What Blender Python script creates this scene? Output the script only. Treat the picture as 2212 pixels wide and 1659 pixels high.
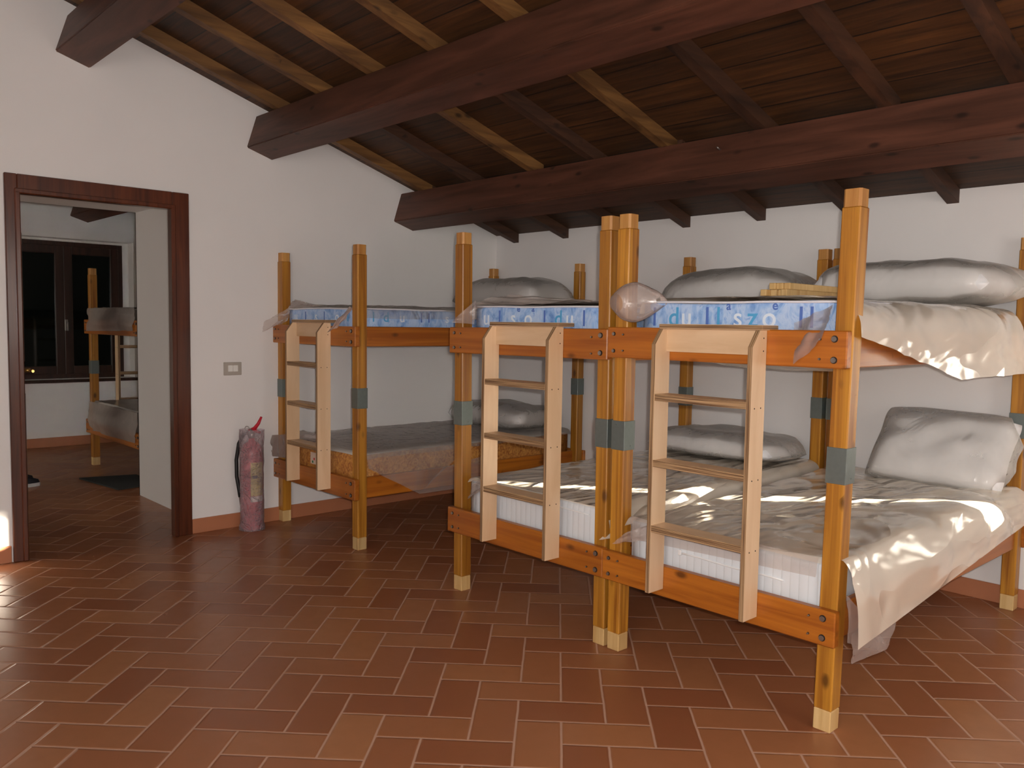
import bpy, bmesh, math, random
from mathutils import Vector, Matrix, noise
random.seed(7)
SC = bpy.context.scene
for o in list(bpy.data.objects): bpy.data.objects.remove(o, do_unlink=True)
COL = SC.collection
PI = math.pi

# ------------------------------------------------------------------ camera
cam_d = bpy.data.cameras.new('camera'); cam = bpy.data.objects.new('camera', cam_d); COL.objects.link(cam)
cam_d.sensor_fit = 'HORIZONTAL'; cam_d.sensor_width = 36; cam_d.lens = 1804.0/2212*36; cam_d.clip_start = .05
yaw, pitch, roll = .8264, -.0706, .0158
fw = Vector((-math.sin(yaw)*math.cos(pitch), math.cos(yaw)*math.cos(pitch), math.sin(pitch)))
rt = Vector((math.cos(yaw), math.sin(yaw), 0)); up = rt.cross(fw)
r2 = rt*math.cos(roll)+up*math.sin(roll); u2 = -rt*math.sin(roll)+up*math.cos(roll)
CAM = Vector((5.298, -4.6786, 1.3778))
M = Matrix((r2, u2, -fw)).transposed().to_4x4(); M.translation = CAM
cam.matrix_world = M
SC.camera = cam
# ------------------------------------------------------------------ light and exposure
SC.view_settings.view_transform = 'Standard'; SC.view_settings.look = 'None'
SC.view_settings.gamma = 1; SC.view_settings.use_curve_mapping = False; SC.view_settings.exposure = 0.0
wd = bpy.data.worlds.new('world'); SC.world = wd; wd.use_nodes = True
wd.node_tree.nodes['Background'].inputs[0].default_value = (.45, .6, .9, 1)
wd.node_tree.nodes['Background'].inputs[1].default_value = .12

def light(name, kind, loc, energy, color, **k):
    d = bpy.data.lights.new(name, kind); d.energy = energy; d.color = color
    for a, b in k.items(): setattr(d, a, b)
    o = bpy.data.objects.new(name, d); COL.objects.link(o); o.location = loc
    return o
def aim(o, d): o.rotation_euler = Vector(d).to_track_quat('-Z', 'Y').to_euler()
# the compact camera's own flash, a little right of and above the lens
fl = light('camera_flash', 'POINT', CAM + r2*.035 + u2*.035 + fw*.02, 186, (1, .95, .905), shadow_soft_size=.012)
fl.data.use_nodes = True; fn = fl.data.node_tree       # gentle falloff, as the camera evens out near and far
fo = fn.nodes.new('ShaderNodeLightFalloff'); fo.inputs['Strength'].default_value = .235; fn.links.new(fo.outputs['Linear'], fn.nodes['Emission'].inputs['Strength'])
# low sun entering by the gap of the shutters of the window in the back wall
sun = light('sun', 'SUN', (9, 3, 3), 75, (1, .88, .70), angle=math.radians(.53))
az = Vector((-1, -.755, 0)).normalized(); el = math.radians(10.5)
aim(sun, (az.x*math.cos(el), az.y*math.cos(el), -math.sin(el)))
# added fill lamps, no windows there: behind the camera, right, next room
dl = light('fill_front', 'AREA', (5.4, -6.05, 1.7), 62, (1, .92, .84), shape='RECTANGLE', size=1.6, size_y=1.2)
aim(dl, (0, 1, -.05))
dr = light('fill_right', 'AREA', (7.05, -2.4, 1.6), 22, (1, .93, .85), shape='RECTANGLE', size=1.2, size_y=1.2)  # added fill from the right, the wall has no window
aim(dr, (-1, 0, -.1))
dn = light('fill_next_room', 'AREA', (-3.0, -5.85, 1.2), 22, (1, .94, .80), shape='RECTANGLE', size=1.0, size_y=1.0)  # added fill for the next room, standing for guessed daylight
aim(dn, (-.2, 1, -.38))

# ------------------------------------------------------------------ material helpers
def newmat(name):
    m = bpy.data.materials.new(name); m.use_nodes = True
    return m, m.node_tree, m.node_tree.nodes['Principled BSDF']
class G:
    def __init__(s, nt): s.nt = nt
    def n(s, t, **k):
        x = s.nt.nodes.new(t)
        for a, b in k.items(): setattr(x, a, b)
        return x
    def put(s, sock, v):
        if isinstance(v, bpy.types.NodeSocket): s.nt.links.new(v, sock)
        else: sock.default_value = v
    def math(s, op, a, b=None, c=None):
        x = s.n('ShaderNodeMath', operation=op); s.put(x.inputs[0], a)
        if b is not None: s.put(x.inputs[1], b)
        if c is not None: s.put(x.inputs[2], c)
        return x.outputs[0]
    def coord(s, scale=(1, 1, 1), rand=True, kind='Object', rot=(0, 0, 0)):
        tc = s.n('ShaderNodeTexCoord'); v = tc.outputs[kind]
        if rand:
            oi = s.n('ShaderNodeObjectInfo'); add = s.n('ShaderNodeVectorMath', operation='ADD')
            mul = s.math('MULTIPLY', oi.outputs['Random'], 37.0)
            s.put(add.inputs[0], v); s.put(add.inputs[1], mul); v = add.outputs[0]
        mp = s.n('ShaderNodeMapping'); s.put(mp.inputs['Vector'], v); mp.inputs['Scale'].default_value = scale
        mp.inputs['Rotation'].default_value = rot
        return mp.outputs[0]
    def noise(s, vec, scale, detail=3, rough=.5, dist=0):
        x = s.n('ShaderNodeTexNoise'); s.put(x.inputs['Vector'], vec); x.inputs['Scale'].default_value = scale
        x.inputs['Detail'].default_value = detail; x.inputs['Roughness'].default_value = rough; x.inputs['Distortion'].default_value = dist
        return x.outputs['Fac']
    def ramp(s, f, stops):
        x = s.n('ShaderNodeValToRGB'); s.put(x.inputs[0], f); cr = x.color_ramp
        while len(cr.elements) < len(stops): cr.elements.new(.5)
        for e, (p, c) in zip(cr.elements, stops):
            e.position = p; e.color = (c, c, c, 1) if isinstance(c, (int, float)) else (*c, 1)
        return x.outputs[0]
    def mix(s, f, a, b, mode='MIX'):
        x = s.n('ShaderNodeMix', data_type='RGBA', blend_type=mode); s.put(x.inputs[0], f)
        s.put(x.inputs[6], a if isinstance(a, bpy.types.NodeSocket) else (*a, 1)); s.put(x.inputs[7], b if isinstance(b, bpy.types.NodeSocket) else (*b, 1))
        return x.outputs[2]
    def bump(s, h, strength, dist=.01, normal=None):
        x = s.n('ShaderNodeBump'); s.put(x.inputs['Height'], h); x.inputs['Strength'].default_value = strength; x.inputs['Distance'].default_value = dist
        if normal is not None: s.put(x.inputs['Normal'], normal)
        return x.outputs[0]
def lin(r, g, b):
    f = lambda c: (c/255/12.92) if c/255 <= .04045 else ((c/255+.055)/1.055)**2.4
    return (f(r), f(g), f(b))

def wood(name, light_c, dark_c, axis, rough=.35, knots=True, coat=0, freq=26, stretch=1.3, bump=.15, knot_c=None):
    m, nt, p = newmat(name); g = G(nt)
    sc = [freq]*3; sc['xyz'.index(axis)] = stretch
    v = g.coord(tuple(sc)); f = g.noise(v, 1.0, 4, .6, .6)
    col = g.ramp(f, [(.32, dark_c), (.66, light_c)])
    sc2 = [3.0]*3; sc2['xyz'.index(axis)] = 1.0
    big = g.noise(g.coord(tuple(sc2)), 1.2, 2)
    col = g.mix(g.ramp(big, [(.35, 0), (.7, .45)]), col, dark_c)
    oi = g.n('ShaderNodeObjectInfo')
    hs = g.n('ShaderNodeHueSaturation'); g.put(hs.inputs['Color'], col)
    g.put(hs.inputs['Value'], g.math('MULTIPLY_ADD', oi.outputs['Random'], .22, .9)); col = hs.outputs[0]
    if knots:
        s3 = [11.0]*3; s3['xyz'.index(axis)] = 5.5
        vo = g.n('ShaderNodeTexVoronoi'); g.put(vo.inputs['Vector'], g.coord(tuple(s3))); vo.inputs['Scale'].default_value = 1
        k = g.ramp(vo.outputs['Distance'], [(.08, 1), (.2, 0)])
        sel = g.math('GREATER_THAN', g.noise(g.coord((1.7, 1.7, 1.7)), 2.5, 1), .44)
        col = g.mix(g.math('MULTIPLY', k, g.math('MULTIPLY', sel, .8)), col, knot_c or tuple(c*.25 for c in dark_c))
    g.put(p.inputs['Base Color'], col); p.inputs['Roughness'].default_value = rough
    p.inputs['Coat Weight'].default_value = coat; p.inputs['Coat Roughness'].default_value = .15
    g.put(p.inputs['Normal'], g.bump(f, bump, .002))
    return m
def plain(name, c, rough=.5, metal=0, noise_amt=.08, nscale=30, bump=0, spec=.5):
    m, nt, p = newmat(name); g = G(nt)
    f = g.noise(g.coord(), nscale, 3)
    g.put(p.inputs['Base Color'], g.mix(g.math('MULTIPLY', f, noise_amt*2), c, tuple(x*.6 for x in c)))
    p.inputs['Roughness'].default_value = rough; p.inputs['Metallic'].default_value = metal
    p.inputs['Specular IOR Level'].default_value = spec
    if bump: g.put(p.inputs['Normal'], g.bump(f, bump, .004))
    return m
def film(name, c, alpha, rough=.12, bs=.6, scale=9, stretch=(1, 1, 1), spec=.8, coat=0, dist=.012, detail=4):
    m, nt, p = newmat(name); g = G(nt); out = nt.nodes['Material Output']
    v = g.coord(stretch); f = g.noise(v, scale, detail, .5, 1.6)
    r = g.ramp(g.noise(v, scale*.35, 3, .5, 2.5), [(.3, 0), (.5, 1), (.7, 0)])
    h = g.math('ADD', g.math('MULTIPLY', f, .6), g.math('MULTIPLY', r, .5))
    nrm = g.bump(h, bs, dist); p.inputs['Coat Weight'].default_value = coat; p.inputs['Coat Roughness'].default_value = .12; g.put(p.inputs['Coat Normal'], nrm)
    p.inputs['Base Color'].default_value = (*c, 1); p.inputs['Roughness'].default_value = rough
    p.inputs['Specular IOR Level'].default_value = spec; g.put(p.inputs['Normal'], nrm)
    tr = g.n('ShaderNodeBsdfTransparent'); tr.inputs[0].default_value = (.97, .96, .95, 1)
    fr = g.n('ShaderNodeFresnel'); fr.inputs['IOR'].default_value = 1.45; g.put(fr.inputs['Normal'], nrm)
    a = g.math('MINIMUM', g.math('ADD', g.math('MULTIPLY', g.math('MULTIPLY_ADD', f, .5, .75), alpha), g.math('MULTIPLY', fr.outputs[0], .7)), 1.0)
    mx = g.n('ShaderNodeMixShader'); g.put(mx.inputs[0], a); g.put(mx.inputs[1], tr.outputs[0]); g.put(mx.inputs[2], p.outputs[0])
    g.put(out.inputs['Surface'], mx.outputs[0])
    return m

POSTC = (lin(200, 142, 48), lin(138, 82, 20)); RAILC = (lin(190, 115, 34), lin(146, 78, 18))
MAT = {}
for ax in 'xyz':
    MAT['post_'+ax] = wood('varnished_pine_'+ax, *POSTC, ax, rough=.42, coat=.12, freq=34, stretch=.9)
    MAT['rail_'+ax] = wood('orange_pine_'+ax, *RAILC, ax, rough=.4, coat=.12, freq=30, stretch=.9)
    MAT['beam_'+ax] = wood('stained_beam_'+ax, lin(100, 60, 44), lin(60, 34, 22), ax, rough=.55, freq=14, bump=.3)
    MAT['frame_'+ax] = wood('dark_frame_'+ax, lin(108, 54, 28), lin(64, 28, 14), ax, rough=.3, coat=.3, knots=False)
    MAT['joist_'+ax] = wood('joist_wood_'+ax, lin(138, 98, 52), lin(78, 50, 24), ax, rough=.6, freq=16)
    MAT['joistd_'+ax] = wood('shaded_joist_wood_'+ax, lin(84, 52, 32), lin(46, 26, 15), ax, rough=.65, freq=16)  # darker copy: shade on joists showing only their underside, put into the colour
    MAT['ply_'+ax] = wood('plywood_face_'+ax, lin(226, 198, 164), lin(208, 174, 136), ax, rough=.5, knots=False, freq=9)
    MAT['plyedge_'+ax] = None
MAT['tip'] = wood('bare_wood_tip', lin(214, 184, 130), lin(186, 148, 92), 'z', rough=.7, knots=False)
MAT['top'] = wood('worn_wood_top', lin(200, 150, 82), lin(164, 108, 50), 'z', rough=.5, knots=False)
MAT['frame_dark'] = wood('shaded_window_wood', lin(60, 30, 17), lin(34, 16, 9), 'z', rough=.4, knots=False)  # same frame wood, the next room's lack of light put into its colour
def plyedge(name, thick_axis):
    m, nt, p = newmat(name); g = G(nt)
    sc = [3.0]*3; sc['xyz'.index(thick_axis)] = 420.0
    f = g.noise(g.coord(tuple(sc)), 1, 2)
    col = g.ramp(f, [(.4, lin(96, 66, 42)), (.62, lin(186, 152, 112))])
    g.put(p.inputs['Base Color'], col); p.inputs['Roughness'].default_value = .7
    return m
MAT['plyedge_x'] = plyedge('plywood_edge_x', 'x'); MAT['plyedge_z'] = plyedge('plywood_edge_z', 'z'); MAT['plyedge_y'] = plyedge('plywood_edge_y', 'y')
MAT['metal'] = plain('galvanised_steel', lin(124, 134, 132), .42, .6, .25, 60)
MAT['bolt'] = plain('bolt_steel', lin(170, 165, 160), .3, .9)
MAT['dark'] = plain('dark_hole', lin(30, 20, 14), .8)

# plaster
m, nt, p = newmat('white_plaster'); g = G(nt)
f = g.noise(g.coord((1, 1, 1), False), 2.2, 4); f2 = g.noise(g.coord((1, 1, 1), False), 160, 3)
g.put(p.inputs['Base Color'], g.mix(f, lin(234, 231, 229), lin(226, 223, 222))); p.inputs['Roughness'].default_value = .85
g.put(p.inputs['Normal'], g.bump(f2, .12, .003)); MAT['plaster'] = m

# herringbone cotto floor
m, nt, p = newmat('herringbone_cotto_tiles'); g = G(nt)
ta, tb, tx, ty = .1112, .1085, 3.0212, -2.7334; mm = ta*ta+tb*tb
tc = g.n('ShaderNodeTexCoord'); sp = g.n('ShaderNodeSeparateXYZ'); g.put(sp.inputs[0], tc.outputs['Object'])
X = g.math('SUBTRACT', sp.outputs[0], tx); Y = g.math('SUBTRACT', sp.outputs[1], ty)
U = g.math('ADD', g.math('MULTIPLY', X, ta/mm), g.math('MULTIPLY', Y, tb/mm)); V = g.math('ADD', g.math('MULTIPLY', X, -tb/mm), g.math('MULTIPLY', Y, ta/mm))
wn = g.noise(g.coord((1, 1, 1), False), 9, 2)
U = g.math('ADD', U, g.math('MULTIPLY_ADD', wn, .03, -.015)); V = g.math('ADD', V, g.math('MULTIPLY_ADD', wn, -.03, .015))
fu = g.math('FLOOR', U); fv = g.math('FLOOR', V); du = g.math('SUBTRACT', U, fu); dv = g.math('SUBTRACT', V, fv)
s4 = g.math('FLOORED_MODULO', g.math('ADD', fu, fv), 4.0)
is_ = lambda k: g.math('COMPARE', s4, float(k), .3)
i0, i1, i2, i3 = is_(0), is_(1), is_(2), is_(3)
# distance to the closest real edge; add 1 where that side is the middle of a tile
L_ = g.math('ADD', du, i1); R_ = g.math('ADD', g.math('SUBTRACT', 1.0, du), i0)
B_ = g.math('ADD', dv, i3); T_ = g.math('ADD', g.math('SUBTRACT', 1.0, dv), i2)
dmin = g.math('MINIMUM', g.math('MINIMUM', L_, R_), g.math('MINIMUM', B_, T_))
grout = g.ramp(dmin, [(.016, 1), (.034, 0)])
cu = g.math('SUBTRACT', fu, i1); cv = g.math('SUBTRACT', fv, i3)
cb = g.n('ShaderNodeCombineXYZ'); g.put(cb.inputs[0], cu); g.put(cb.inputs[1], cv)
wn2 = g.n('ShaderNodeTexWhiteNoise'); g.put(wn2.inputs['Vector'], cb.outputs[0])
tile = g.ramp(wn2.outputs['Value'], [(0, lin(144, 86, 58)), (.5, lin(162, 104, 70)), (1, lin(174, 118, 80))])
bl = g.noise(g.coord((1, 1, 1), False), 16, 4)
tile = g.mix(g.math('MULTIPLY', bl, .5), tile, lin(146, 96, 60))
g.put(p.inputs['Base Color'], g.mix(grout, tile, lin(190, 150, 128)))
g.put(p.inputs['Roughness'], g.math('MULTIPLY_ADD', grout, .4, g.math('MULTIPLY_ADD', bl, .14, .24))); p.inputs['Specular IOR Level'].default_value = .3
g.put(p.inputs['Normal'], g.bump(g.math('ADD', g.ramp(dmin, [(.02, 0), (.06, 1)]), g.math('MULTIPLY', bl, .25)), .35, .004))
MAT['floor'] = m
# ceiling planks: boards run along x
m, nt, p = newmat('ceiling_planks'); g = G(nt)
tc = g.n('ShaderNodeTexCoord'); sp = g.n('ShaderNodeSeparateXYZ'); g.put(sp.inputs[0], tc.outputs['Object'])
q = g.math('DIVIDE', sp.outputs[1], .17); fq = g.math('FLOOR', q); dq = g.math('SUBTRACT', q, fq)
w = g.n('ShaderNodeTexWhiteNoise', noise_dimensions='1D'); g.put(w.inputs['W'], fq)
cbx = g.n('ShaderNodeCombineXYZ'); g.put(cbx.inputs[0], g.math('MULTIPLY_ADD', w.outputs[0], 9.0, g.math('MULTIPLY', sp.outputs[0], 1.6)))
g.put(cbx.inputs[1], g.math('MULTIPLY', sp.outputs[1], 30.0))
gr = g.noise(cbx.outputs[0], 1, 5, .65, .8)
col = g.ramp(gr, [(.3, lin(44, 24, 10)), (.7, lin(92, 56, 24))])
hs = g.n('ShaderNodeHueSaturation'); g.put(hs.inputs['Color'], col); g.put(hs.inputs['Value'], g.math('MULTIPLY_ADD', w.outputs[0], .5, .65))
gap = g.ramp(g.math('MINIMUM', dq, g.math('SUBTRACT', 1.0, dq)), [(.01, 1), (.03, 0)])
g.put(p.inputs['Base Color'], g.mix(gap, hs.outputs[0], lin(16, 9, 5))); p.inputs['Roughness'].default_value = .6
g.put(p.inputs['Normal'], g.bump(gr, .2, .004)); MAT['planks'] = m
MAT['cotto_strip'] = plain('cotto_skirting', lin(184, 120, 86), .4, 0, .2, 8, .1)

# fabrics and films
def side_print(name):
    m, nt, p = newmat(name); g = G(nt)
    v = g.coord((6, 6, 4)); f = g.noise(v, 2.6, 4, .65, 1.2)
    col = g.ramp(f, [(.3, lin(96, 140, 206)), (.45, lin(150, 185, 232)), (.58, lin(186, 208, 240)), (.7, lin(128, 168, 226))])
    g.put(p.inputs['Base Color'], col); p.inputs['Roughness'].default_value = .6
    return m
MAT['blue'] = side_print('blue_printed_ticking')
MAT['letw'] = plain('white_print', lin(226, 236, 250), .6); MAT['letd'] = plain('dark_blue_print', lin(84, 116, 190), .6); MAT['lett'] = plain('teal_print', lin(84, 166, 216), .6)
MAT['labw_'] = plain('white_label_cloth', lin(214, 196, 180), .6); MAT['lgreen'] = plain('green_print', lin(30, 110, 70), .6); MAT['lred'] = plain('red_print', lin(190, 40, 40), .6)
MAT['piping'] = plain('white_piping', lin(228, 228, 236), .5)
m, nt, p = newmat('white_quilted_ticking'); g = G(nt)
tcq = g.n('ShaderNodeTexCoord'); spq = g.n('ShaderNodeSeparateXYZ'); g.put(spq.inputs[0], tcq.outputs['Object'])
hh = g.math('POWER', g.math('ABSOLUTE', g.math('SINE', g.math('MULTIPLY', spq.outputs[0], PI/.034))), .3)
g.put(p.inputs['Base Color'], g.ramp(hh, [(.2, lin(204, 210, 214)), (.7, lin(218, 224, 230))])); p.inputs['Roughness'].default_value = .75
g.put(p.inputs['Normal'], g.bump(hh, .3, .006)); MAT['quilt'] = m
MAT['zip'] = plain('white_zip', lin(236, 238, 240), .35)
m, nt, p = newmat('golden_damask_ticking'); g = G(nt)
f = g.noise(g.coord((1, 1, 1)), 34, 4, .6, 1.5)
g.put(p.inputs['Base Color'], g.ramp(f, [(.35, lin(150, 84, 34)), (.6, lin(204, 146, 74)), (.8, lin(222, 176, 110))])); p.inputs['Roughness'].default_value = .45
MAT['gold'] = m
MAT['grey_top'] = plain('pale_mattress_top', lin(240, 234, 226), .6, 0, .1, 12)
MAT['pillow'] = plain('white_pillow_cotton', lin(238, 238, 240), .6, 0, .1, 7, .1)
MAT['film_clear'] = film('clear_polythene', lin(225, 220, 215), .2, .14, .8, 8)
MAT['film_pillow'] = film('pillow_bag_polythene', lin(244, 240, 234), .24, .2, .45, 8)
MAT['film_milky'] = film('milky_polythene', lin(252, 240, 222), .62, .15, .8, 2.3, (1.3, .5, 1), spec=1.0, coat=.7, dist=.05, detail=1.5)
MAT['film_grey'] = film('grey_polythene', lin(190, 180, 174), .45, .22, .6, 5)
MAT['film_warm'] = film('thin_loose_polythene', lin(215, 200, 194), .3, .2, .5, 7)
MAT['brown_pad'] = plain('brown_side_of_mattress', lin(120, 108, 100), .6)

# ------------------------------------------------------------------ mesh helpers
def B(): return bmesh.new()
def box(bm, x0, x1, y0, y1, z0, z1, bev=0, mi=0, seg=1):
    vs = [bm.verts.new((x, y, z)) for x in (x0, x1) for y in (y0, y1) for z in (z0, z1)]
    fs = [bm.faces.new([vs[i] for i in q]) for q in ((0, 1, 3, 2), (4, 6, 7, 5), (0, 4, 5, 1), (2, 3, 7, 6), (0, 2, 6, 4), (1, 5, 7, 3))]
    for f in fs: f.material_index = mi
    if bev:
        es = list({e for f in fs for e in f.edges})
        bmesh.ops.bevel(bm, geom=es, offset=bev, segments=seg, affect='EDGES', profile=.5, material=-1)
    return fs
def prism(bm, pts0, pts1, mi=0):
    a = [bm.verts.new(q) for q in pts0]; b = [bm.verts.new(q) for q in pts1]; n = len(a)
    f = [bm.faces.new(a[::-1]), bm.faces.new(b)]
    for i in range(n): f.append(bm.faces.new((a[i], a[(i+1) % n], b[(i+1) % n], b[i])))
    for q in f: q.material_index = mi
    return f
def tube(bm, pts, r, n=10, cap=True, mi=0):
    pts = [Vector(q) for q in pts]; rs = r if isinstance(r, (list, tuple)) else [r]*len(pts); rings = []
    prev = None
    for i, q in enumerate(pts):
        d = (pts[min(i+1, len(pts)-1)]-pts[max(i-1, 0)]).normalized()
        if prev is None: a = d.orthogonal().normalized()
        else: a = (prev - d*prev.dot(d)).normalized()
        prev = a; b = d.cross(a)
        rings.append([bm.verts.new(q+(a*math.cos(t)+b*math.sin(t))*rs[i]) for t in [2*PI*k/n for k in range(n)]])
    for A, C_ in zip(rings, rings[1:]):
        for k in range(n):
            f = bm.faces.new((A[k], A[(k+1) % n], C_[(k+1) % n], C_[k])); f.smooth = True; f.material_index = mi
    if cap: bm.faces.new(rings[0][::-1]).material_index = mi; bm.faces.new(rings[-1]).material_index = mi
def cyl(bm, c, ax, r, h, n=14, mi=0):
    c = Vector(c); d = Vector(ax).normalized(); tube(bm, [c, c+d*h], r, n, True, mi)
def lathe(bm, prof, c=(0, 0, 0), n=24, mi=0):
    rings = [[bm.verts.new((c[0]+r*math.cos(2*PI*k/n), c[1]+r*math.sin(2*PI*k/n), c[2]+z)) for k in range(n)] for r, z in prof]
    for A, C_ in zip(rings, rings[1:]):
        for k in range(n):
            f = bm.faces.new((A[k], A[(k+1) % n], C_[(k+1) % n], C_[k])); f.smooth = True; f.material_index = mi
    bm.faces.new(rings[0][::-1]); bm.faces.new(rings[-1])
def obj(name, bm, mats, parent=None, smooth=False, fixn=True):
    if fixn: bmesh.ops.recalc_face_normals(bm, faces=bm.faces)
    if smooth:
        for f in bm.faces: f.smooth = True
    if parent is not None:
        o0 = root_loc(parent); bm.transform(Matrix.Translation(-o0))
    me = bpy.data.meshes.new(name); bm.to_mesh(me); bm.free()
    for q in (mats if isinstance(mats, (list, tuple)) else [mats]): me.materials.append(MAT[q] if isinstance(q, str) else q)
    o = bpy.data.objects.new(name, me); COL.objects.link(o)
    if parent is not None: o.parent = parent
    return o
def root_loc(o):
    v = Vector((0, 0, 0))
    while o is not None: v += Vector(o.location); o = o.parent
    return v
def thing(name, label, cat, loc, group=None):
    o = bpy.data.objects.new(name, None); o.empty_display_size = .1; COL.objects.link(o); o.location = loc
    return tag(o, label, cat, group)
def tag(o, label, cat, group=None):
    o['label'] = label; o['category'] = cat
    if group: o['group'] = group
    return o
def struct(name, bm, mats, parent=None, **k):
    o = obj(name, bm, mats, parent, **k); o['kind'] = 'structure'; return o
def nz(v, s, seed=0):
    return noise.noise(Vector(v)*s + Vector((seed*13.7, seed*5.1, seed*2.3)))

# ------------------------------------------------------------------ room
SL = .319                                       # slope of the roof
def zplank(y): return 2.118 - SL*y              # underside of the planks
RX, FY = 7.2, -6.2
bm = B(); box(bm, -6.2, RX+.1, FY-.1, .15, -.1, 0); struct('floor', bm, 'floor')
DY0, DY1, DZ = -3.54, -2.695, 2.07              # door opening in the left wall
WT = .03
def wallprism_x(bm, x0, x1, y0, y1, z0, ztop=None):   # wall piece parallel to y, top following the roof or level
    za = zplank(y0)+.06 if ztop is None else ztop; zb = zplank(y1)+.06 if ztop is None else ztop
    prism(bm, [(x0, y0, z0), (x0, y1, z0), (x0, y1, zb), (x0, y0, za)], [(x1, y0, z0), (x1, y1, z0), (x1, y1, zb), (x1, y0, za)])
bm = B()
wallprism_x(bm, -WT, 0, FY, DY0, 0); wallprism_x(bm, -WT, 0, DY1, 0, 0); wallprism_x(bm, -WT, 0, DY0, DY1, DZ)
struct('wall_left', bm, 'plaster')
# passage through the thick part behind the door
PX, PY0, PY1, PZ = -1.43, -3.85, -2.43, 2.19
bm = B()
wallprism_x(bm, PX, -WT, PY1, 0, 0); wallprism_x(bm, PX, -WT, FY, PY0, 0); wallprism_x(bm, PX, -WT, PY0, PY1, PZ)
struct('wall_passage', bm, 'plaster')
bm = B(); box(bm, PX-.012, PX, PY1, PY1+.012, 0, PZ+.012); box(bm, PX-.012, PX, PY0, PY1+.012, PZ, PZ+.012)
struct('trim_1', bm, 'dark')
# back wall with the window whose shutters leave a gap
WX0, WX1, WZ0, WZ1 = 4.45, 5.45, .72, 1.42
bm = B()
TOPB = zplank(0)+.1
box(bm, -4.7, WX0, 0, .06, 0, TOPB); box(bm, WX1, RX, 0, .06, 0, TOPB); box(bm, WX0, WX1, 0, .06, 0, WZ0); box(bm, WX0, WX1, 0, .06, WZ1, TOPB)
struct('wall_back', bm, 'plaster')
gx = 4.914+.075/.755
bm = B()
for a, c in ((WX0-.05, gx-.095), (gx+.095, WX1+.05)):
    e0, e1 = (.09, .055) if a < gx else (.055, .09)
    box(bm, a, a+e0, .062, .095, WZ0-.05, WZ1+.05); box(bm, c-e1, c, .062, .095, WZ0-.05, WZ1+.05)
    box(bm, a+e0, c-e1, .062, .095, WZ0-.05, WZ0+.06); box(bm, a+e0, c-e1, .062, .095, WZ1-.06, WZ1+.05)
w1 = struct('window_1', bm, 'frame_z')
m, nt, p = newmat('frosted_glass'); g = G(nt)
tl = g.n('ShaderNodeBsdfTranslucent'); tl.inputs[0].default_value = (.8, .82, .84, 1); p.inputs['Base Color'].default_value = (.8, .8, .8, 1)
mx = g.n('ShaderNodeMixShader'); mx.inputs[0].default_value = .85; g.put(mx.inputs[1], p.outputs[0]); g.put(mx.inputs[2], tl.outputs[0]); g.put(nt.nodes['Material Output'].inputs['Surface'], mx.outputs[0])
MAT['frost'] = m
for a, c in ((WX0+.04, gx-.15), (gx+.15, WX1-.04)):
    b = B(); box(b, a, c, .07, .085, WZ0+.06, WZ1-.06); obj('pane', b, 'frost', w1)
# front and right walls
bm = B(); box(bm, -6.2, RX, FY-.06, FY, 0, 4.4); struct('wall_front', bm, 'plaster')
bm = B(); box(bm, RX, RX+.06, FY, .06, 0, 4.4); struct('wall_right', bm, 'plaster')
# sloping plank ceiling
bm = B()
prism(bm, [(-6.2, .06, zplank(.06)), (-6.2, FY, zplank(FY)), (-6.2, FY, zplank(FY)+.05), (-6.2, .06, zplank(.06)+.05)],
      [(RX, .06, zplank(.06)), (RX, FY, zplank(FY)), (RX, FY, zplank(FY)+.05), (RX, .06, zplank(.06)+.05)])
struct('ceiling', bm, 'planks')
# skirting
bm = B(); box(bm, 0, .012, DY1+.105, -.012, 0, .095, .003); struct('baseboard_left', bm, 'cotto_strip')
bm = B(); box(bm, 0, .012, FY, DY0-.07, 0, .095, .003); struct('baseboard_left.001', bm, 'cotto_strip')
bm = B(); box(bm, 0, RX, -.012, 0, 0, .095, .003); struct('baseboard_back', bm, 'cotto_strip')
# next room
OX = -4.55
bm = B()
NY0, NY1, NZ0, NZ1 = -3.3, -1.42, .72, 2.225; wy1_ = -1.49
wallprism_x(bm, OX-.25, OX, FY, NY0, 0); wallprism_x(bm, OX-.25, OX, NY1, 0, 0)
wallprism_x(bm, OX-.25, OX, NY0, NY1, 0, NZ0); wallprism_x(bm, OX-.25, OX, NY0, NY1, NZ1)
box(bm, OX-.25, OX-.17, wy1_-.001, NY1, NZ0, NZ1); box(bm, OX-.25, OX-.17, NY0, wy1_, 2.195, NZ1)
struct('wall_next_room', bm, 'plaster')
bm = B(); box(bm, OX, OX+.012, FY, -.0, 0, .1, .003); struct('baseboard_next_room', bm, 'cotto_strip')

# door frame (casing) of the left wall
bm = B(); cz = 2.165; c0, c1 = -3.602, -2.592
def casing(bm):
    for (y0, y1, z0, z1) in ((c0, DY0+.0, 0, cz), (DY1, c1, 0, cz), (DY0, DY1, DZ, cz)):
        box(bm, -WT-.004, .022, y0, y1, z0, z1, .004)
    for (y0, y1, z0, z1) in ((DY0-.016, DY0+.012, 0, DZ), (DY1-.012, DY1+.016, 0, DZ), (DY0-.016, DY1+.016, DZ-.012, DZ+.016)):
        box(bm, -WT-.004, .034, y0, y1, z0, z1, .005)
casing(bm)
door = struct('door_1', bm, 'frame_z')
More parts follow.
